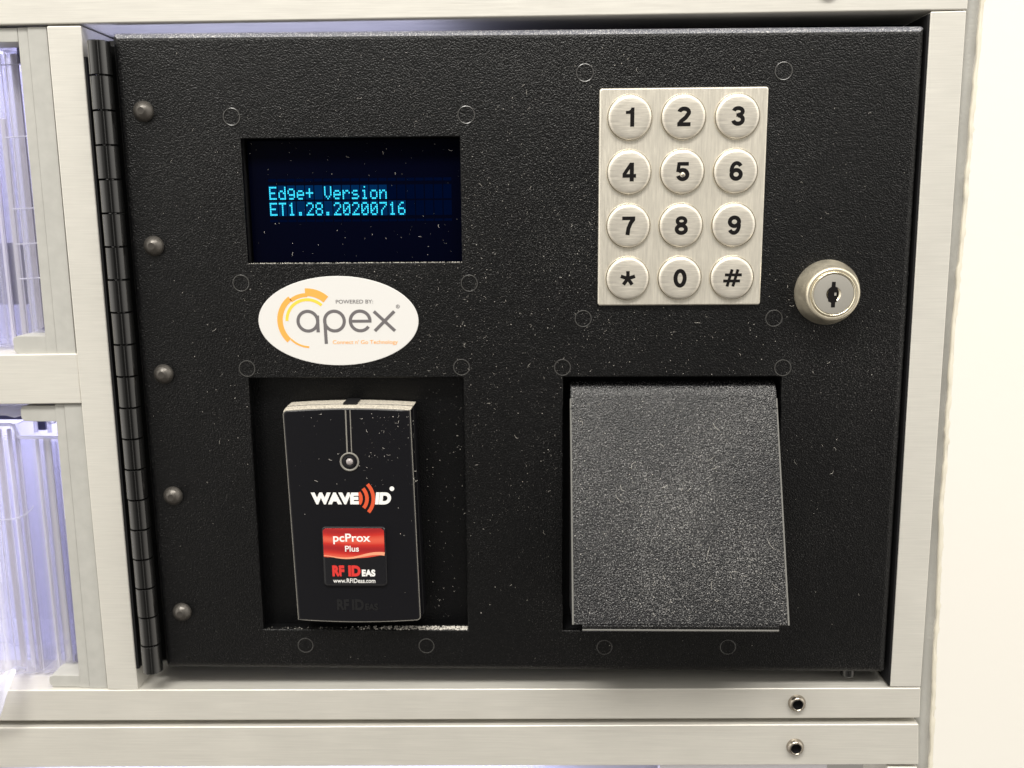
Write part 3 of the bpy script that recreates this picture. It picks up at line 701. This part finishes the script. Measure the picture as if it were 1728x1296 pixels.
for i, chh in enumerate(names):
    cx = xk + pk * (i % 3); cz = zk - pk * (i // 3)
    if key0 is None: k = key0 = key_mesh(cx, cz)
    else: k = copy_part(key0, kp, (cx - xk, 0, cz - zk))
    word = {'*': 'star', '#': 'hash sign'}.get(chh, 'digit ' + chh)
    k['label'] = 'round steel key printed with the ' + word
    o = None
    yk = -3.20
    if chh == '*':
        mb = MB()
        for q in range(5):
            a2 = math.radians(90 + 72 * q); ribbon(mb, [(cx, cz), (cx + 2.45 * math.cos(a2), cz + 2.45 * math.sin(a2))], 1.15, yk - .001 * q, .07)
        o = mb.build('legend', M_ink, k)
    elif chh == '#':
        mb = MB()
        for q, s2 in enumerate((-1, 1)):
            ribbon(mb, [(cx + s2 * .95 - .75, cz - 2.8), (cx + s2 * .95 + .75, cz + 2.8)], .95, yk, .07)
            ribbon(mb, [(cx - 2.75 + s2 * .25, cz + s2 * 1.0), (cx + 2.75 + s2 * .25, cz + s2 * 1.0)], .95, yk - .004, .07)
        o = mb.build('legend', M_ink, k)
    else:
        mb = MB()
        if chh == '1':
            mb.prism([(cx + x, cz + z) for x, z in ((.02, -2.95), (1.32, -2.95), (1.32, 2.95), (.35, 2.95), (.12, 2.3), (-.45, 1.95), (-1.38, 1.9), (-1.38, 1.0), (.02, 1.0))], yk - .07, yk)
        for q, (pts, w5) in enumerate((p5, w6 * 1.1) for p5, w6 in GLYPH.get(chh, ())):
            ribbon(mb, [(cx + x, cz + z) for x, z in pts], w5, yk - .004 * q, .07, closed=(pts[0] == pts[-1]))
        o = mb.build('legend', M_ink, k, smooth=False)
pim = MB(); cx = xk + pk; cz = zk - pk
pim.lathe(cx + .1, cz - .9, [(.05, -3.75), (.35, -3.68), (.6, -3.45), (.7, -3.2)], 20); pim.build('tactile_dot', M_keyrim, kp)

# ================================================================== CARD READER
rd = thing('card_reader', 'black plastic card reader with red badge standing in the left recess', 'card reader', (73, 0, -107))
def bowed(x0, x1, z0, z1, bow, rc, n=16):
    top = [(x1 - rc - (x1 - x0 - 2 * rc) * i / n, z1 + bow * (1 - (2 * i / n - 1) ** 2)) for i in range(n + 1)]
    bot = [(x0 + rc + (x1 - x0 - 2 * rc) * i / n, z0 - bow * (1 - (2 * i / n - 1) ** 2)) for i in range(n + 1)]
    def corner(cx, cz, a0): return arc(cx, cz, rc, a0, a0 + 90, 5)[1:-1]
    return top + corner(x0 + rc, z1 - rc, 90) + bot + corner(x1 - rc, z0 + rc, 270)
ol = lambda i, y, up=0: [(x, y, z) for x, z in bowed(50.4 + i, 95.9 - i, -106.0 + i, -29.9 - i + up, .75, 1.7)]
mb = MB()
L = mb.loft([ol(-.45, 5.0), ol(-.35, -1.2), ol(-.1, -1.35), ol(-.1, -1.7), ol(-.3, -1.85), ol(-.05, -5.0), ol(.25, -5.75), ol(.75, -6.0), ol(.8, -6.0)], True, False, True)
mb.bm.normal_update(); bmesh.ops.recalc_face_normals(mb.bm, faces=mb.bm.faces[:])
for f_ in mb.bm.faces:
    c = f_.calc_center_median() / S
    if f_.normal.z > .6: f_.material_index = 1
hs = mb.build('housing', [M_reader, M_dustfilm], rd, ang=45)
mb = MB(); pts = [(x, -5.72, z) for x, z in bowed(50.72, 95.58, -105.68, -30.25, .75, 1.6)]
mb.tube(pts, .16, 6, True); mb.build('pale_edge', M_edge, rd)  # pale line paints the highlight along the rounded front edge
# cable groove and notch
mb = MB(); mb.box(71.9, 72.35, -6.12, -5.9, -45.2, -30.0); mb.box(73.5, 73.8, -6.12, -5.9, -45.2, -30.0); mb.build('groove', M_edge, rd)
mb = MB(); mb.box(70.7, 75.3, -2.6, 5.6, -30.6, -28.2); mb.build('cable_notch', M_black, rd)
# indicator lens
lx_, lz_ = 72.8, -48.0
mb = MB(); mb.lathe(lx_, lz_, [(3.3, -5.9), (3.3, -6.35), (3.0, -6.5), (2.75, -6.35), (2.6, -5.7)], 40, False, False); lens = mb.build('indicator_lens', M_edge, rd)
mb = MB(); mb.lathe(lx_, lz_, [(2.7, -6.02), (2.3, -6.1), (1.7, -6.35), (1.5, -6.3), (1.2, -6.05)], 32, False, True); mb.build('bezel', M_reader, lens)
mb = MB(); mb.lathe(lx_, lz_, [(.05, -6.85), (.5, -6.8), (1.0, -6.55), (1.25, -6.1)], 28); mb.build('diode', M_lens, lens)
yr = -6.0
# name on the front
lg = text('maker_lettering', 'WAVE', M_lettw, rd, 58.9, 75.4, -63.2, -58.95, yr, .065)
mb = MB()
for q, (rr, hw) in enumerate(((3.3, 38), (5.4, 40), (7.6, 41))):
    ribbon(mb, arc(72.9, -61.0, rr, -hw, hw, 16), 1.25, yr)
mb.build('wave_mark', M_redor, rd)
text('maker_lettering', 'ID', M_lettw, rd, 81.0, 86.6, -63.2, -58.9, yr, .065, .12)
mb = MB(); mb.lathe(87.0, -57.6, [(.8, yr - .06), (.8, yr)], 20); mb.build('maker_lettering', M_lettw, rd)
# domed badge
bd = lambda i, y: [(x, y, z) for x, z in rrect(62.2 + i, 84.4 - i, -92.7 + i, -71.1 - i, 1.3 - min(i, 1.2) * .8, 5)]
mb = MB(); mb.loft([bd(0, -5.95), bd(0, -6.5), bd(.25, -6.85), bd(.8, -7.0), bd(.84, -7.0)], True, False, True); badge = mb.build('badge', M_badgeblk, rd)
yb = -7.0
mb = MB()
sw = [(62.7 + 21.2 * i / 24, -81.6 - .9 * math.sin(i / 24 * math.pi * 1.2 + .3) + .35 * math.sin(i / 4)) for i in range(25)]
top = [(83.9, -72.2), (83.0, -71.5), (63.6, -71.5), (62.7, -72.2)]
mb.prism(sw + top, yb - .08, yb); mb.build('red_field', M_badge, badge, smooth=False)
mb = MB(); s2 = [(62.7 + 21.2 * i / 30, -81.9 + .7 * math.sin(i / 30 * 6.5 + 2.2) + .7 * (i / 30)) for i in range(31)]
ribbon(mb, s2, [.25 + 1.0 * (i / 30) ** 1.2 for i in range(31)], yb - .08, .03); mb.build('swoosh', M_swoosh, badge)
text('lettering', 'pcProx', M_lettw, badge, 66.2, 79.1, -77.2, -73.4, yb - .08, .016)
text('lettering', 'Plus', M_lettw, badge, 70.2, 75.0, -79.9, -77.8, yb - .08, .012)
text('lettering', 'RF', M_red, badge, 65.4, 69.6, -89.0, -85.0, yb, .06)
text('lettering', 'ID', M_red, badge, 71.0, 75.3, -89.0, -85.0, yb, .06)
text('lettering', 'EAS', M_lettw, badge, 75.7, 80.4, -89.0, -86.5, yb, .05)
text('lettering', 'www.RFIDeas.com', M_lettw, badge, 65.6, 80.3, -91.4, -89.8, yb, .008)
for s3, xa, xb, za in (('RF', 66.3, 70.6, -97.9), ('ID', 71.6, 75.8, -97.9), ('EAS', 76.2, 80.8, -99.4)):
    text('embossed_lettering', s3, M_reader2, rd, xa, xb, -102.0, za, yr, .05, 0, .14)

# ================================================================== PRINTER COVER
fl = thing('printer_cover', 'dusty black sheet metal cover sloping out of the right recess', 'cover', (184, 0, -112))
XL, XR = 148.2, 218.2
# side profile (y, z): rolled top, long slope, small roll at the foot
pro = [(7.5, -22.3), (5.6, -22.35), (3.7, -22.8), (2.0, -23.8), (.9, -25.2), (.1, -27.0)]
y_t, z_t, y_b, z_b = .1, -27.0, -27.6, -97.0
slope = [(y_t + (y_b - y_t) * i / 6, z_t + (z_b - z_t) * i / 6) for i in range(1, 7)]
th = 1.1
def sheet(prof, x0, x1, th):
    mb = MB(); n = len(prof); back = []
    for i in range(n):
        a = prof[max(0, i - 1)]; c = prof[min(n - 1, i + 1)]; d = Vector((c[0] - a[0], c[1] - a[1])).normalized()
        back.append((prof[i][0] - d.y * th, prof[i][1] + d.x * th))
    loop = list(prof) + back[::-1]
    A = [[(x, y, z) for y, z in loop] for x in (x0, x1)]
    mb.loft(A, True, False, False)
    for x in (x0, x1):
        P = [mb.v((x, y, z)) for y, z in prof]; Q = [mb.v((x, y, z)) for y, z in back]
        for i in range(n - 1): mb.f([P[i], P[i + 1], Q[i + 1], Q[i]])
    return mb
mb = sheet(pro + slope, XL, XR, th); mb.bevel(.3, 2, 50); mb.build('front_sheet', M_flap, fl, ang=45)
tabp = [(y_b + .02, z_b - .05), (y_b - .15, z_b - .5), (y_b + .1, z_b - 1.0), (y_b + .4, z_b - 1.4), (y_b + .35, z_b - 1.75), (y_b + .1, z_b - 1.9)]
mb = sheet(tabp, XL + 3.2, XR - 3.2, .8); mb.build('foot_lip', M_flap, fl, ang=45)
mb = MB(); mb.tube([(XL + 3.2, tabp[-1][0], tabp[-1][1]), (XR - 3.2, tabp[-1][0], tabp[-1][1])], .3, 8); mb.build('lip_edge', M_edge2, fl)
for xe in (XL + .12, XR - .12):
    mb = MB(); mb.tube([(xe, .12, -27.6), (xe, y_b - .02, z_b)], .3, 8); mb.build('pale_edge', M_edge2, fl)  # pale line down each side of the cover
for s4 in (XL + .02, XR - 1.02):
    poly = [(y_t + 1.4, z_t - .5), (y_b + 1.4, z_b + .3), (8, z_b - 8), (12, z_b - 8), (12, z_t)]
    mb = MB(); mb.loft([[(s4, y, z) for y, z in poly], [(s4 + 1.0, y, z) for y, z in poly]], True, True, True); mb.build('side_cheek', M_black, fl, smooth=False)
for s4, d4 in ((XL - .05, 1.6), (XR - 1.55, 1.6)):
    yy = y_t + (y_b - y_t) * .055; zz = z_t + (z_b - z_t) * .055
    mb = MB(); mb.loft([[(x, yy - .05, zz - .08), (x, yy + .6, zz - .2), (x, yy + .6, zz + .3), (x, yy - .05 , zz + .22)] for x in (s4, s4 + d4)], True, True, True); mb.build('relief_slit', M_black, fl, smooth=False)

# ================================================================== LOCK
lk = thing('cam_lock', 'round satin nickel cam lock right of the keypad', 'lock', (233.2, 0, 8.3))
LX, LZ = 233.1, 8.3
mb = MB(); mb.lathe(LX, LZ, [(7.1, -6.7), (7.4, -7.2), (8.0, -7.3), (8.5, -7.0), (8.9, -6.2), (9.7, -3.6), (10.4, -1.4), (10.75, -.5), (10.8, .1)], 72, False, False); mb.build('collar', M_nickel, lk, ang=50)
mb = MB(); mb.lathe(LX, LZ, [(6.55, -7.0), (6.7, -7.55), (7.0, -7.65), (7.25, -7.45), (7.35, -6.4)], 72, False, False); mb.build('bright_ring', M_brass, lk, ang=60)
mb = MB(); mb.lathe(LX, LZ, [(2.3, -7.2), (2.45, -7.4), (6.3, -7.4), (6.6, -7.1), (6.6, -6)], 72, False, False); mb.build('plug', M_nickel2, lk, ang=50)
mb = MB(); mb.lathe(LX, LZ, [(2.35, -7.36), (1.7, -6.9), (1.6, -4)], 40, False, True); mb.build('keyway_bowl', M_brass, lk)
slot = [(-.55, 3.45), (.5, 3.45), (.5, 2.0), (1.1, 1.75), (1.1, -2.0), (.65, -2.3), (.6, -3.7), (-.5, -3.7), (-.5, -2.4), (-1.35, -2.0), (-1.55, 0), (-1.3, 1.6), (-.6, 2.1)]
mb = MB(); mb.prism([(LX - .15 + x * 1.15, LZ + z * 1.16) for x, z in slot], -7.46, -7.3); kw = mb.build('keyway', M_ink, lk, smooth=False)
mb = MB(); mb.box(LX + .15, LX + .8, -7.52, -7.4, LZ - .45, LZ + .5); mb.build('wafer', M_nickel2, kw, smooth=False)

# ================================================================== DUST
dmb = MB(); r = random.Random(21)
def blocked(x, z):
    for hx0, hx1, hz0, hz1 in holes:
        if hx0 - .5 < x < hx1 + .5 and hz0 - .5 < z < hz1 + .5: return True
    if 156 < x < 212 and 3.5 < z < 75: return True
    if ((x - SX) / 28) ** 2 + ((z - SZ) / 16) ** 2 < 1: return True
    if (x - LX) ** 2 + (z - LZ) ** 2 < 125: return True
    return False
def speck(P, s):
    x, y, z = P
    vs = [dmb.v(p) for p in ((x - s, y, z), (x + s * r.uniform(.6, 1.3), y, z), (x, y, z - s), (x, y, z + s * r.uniform(.6, 1.4)), (x, y - s * .8, z))]
    for a, c in ((0, 2), (2, 1), (1, 3), (3, 0)): dmb.f([vs[a], vs[c], vs[4]])
def fibre(P, U, V, N, ln, wd):
    a = r.uniform(0, 6.28); k = r.uniform(-2.4, 2.4); n = 6; pts = []
    p = Vector(P)
    for i in range(n + 1):
        pts.append(p + N * (.06 + .12 * math.sin(i / n * math.pi))); aa = a + k * i / n
        p = p + (U * math.cos(aa) + V * math.sin(aa)) * ln / n
    dmb.tube(pts, wd, 4)
X_, Z_, N_ = Vector((1, 0, 0)), Vector((0, 0, 1)), Vector((0, -1, 0))
cnt = 0
while cnt < 3200:
    x = r.gauss(130, 62); z = r.gauss(0, 52)
    if not (3 < x < 256 and -125 < z < 90) or blocked(x, z): continue
    cnt += 1
    if r.random() < .03: fibre((x, 0, z), X_, Z_, N_, abs(r.gauss(.6, .5)) + .3, r.uniform(.02, .036))
    else: speck((x, -.03, z), min(.15, .03 + r.expovariate(36)))
for _ in range(115):
    x, z = r.uniform(41, 111), r.uniform(20, 59)
    if 46 < x < 93 and 34 < z < 45 and r.random() < .7: continue
    if r.random() < .08: fibre((x, 5.55, z), X_, Z_, N_, r.uniform(.3, 1.6), r.uniform(.025, .05))
    else: speck((x, 5.57, z), min(.13, .04 + r.expovariate(28)))
for _ in range(170):
    x, z = min(95, max(51.5, r.gauss(82, 12))), -31 - abs(r.gauss(0, 22))
    if z < -104 or (58 < x < 88 and -93 < z < -57): continue
    if r.random() < .15: fibre((x, -6.02, z), X_, Z_, N_, r.uniform(.3, 1.3), r.uniform(.025, .045))
    else: speck((x, -6.02, z), min(.14, .04 + r.expovariate(26)))
for _ in range(120):
    x, z = r.uniform(97.5, 111), r.uniform(-110, -22); speck((x, 6.15, z), min(.16, .05 + r.expovariate(20)))
sl = Vector((0, y_b - y_t, z_b - z_t)).normalized(); nf = Vector((0, sl.z, -sl.y)); nf = nf if nf.y < 0 else -nf
for _ in range(600):
    q = r.uniform(.02, .99); x = r.uniform(XL + 1, XR - 1); P = Vector((x, y_t + (y_b - y_t) * q, z_t + (z_b - z_t) * q)) + nf * .03
    if r.random() < .10: fibre(P, X_, sl, nf, abs(r.gauss(1.2, 1.1)) + .3, r.uniform(.02, .04))
    else: speck(P, min(.16, .05 + r.expovariate(22)))
# drifts on the sills of the cut-outs
for _ in range(420):
    x = r.uniform(40, 112); speck((x, r.uniform(.2, 2), 18.98), r.uniform(.06, .2))
for _ in range(520):
    x = 111.5 - abs(r.gauss(0, 16)); 
    if x < 39: continue
    speck((x, r.uniform(.1, 3), -112.1), r.uniform(.08, .36))
for _ in range(160):
    x = r.uniform(39, 111); speck((x, r.uniform(.1, 2), -112.1), r.uniform(.05, .16))
tag(dmb.build('dust', M_dust, smooth=False, fix=False), kind='stuff')
bpy.context.view_layer.update()
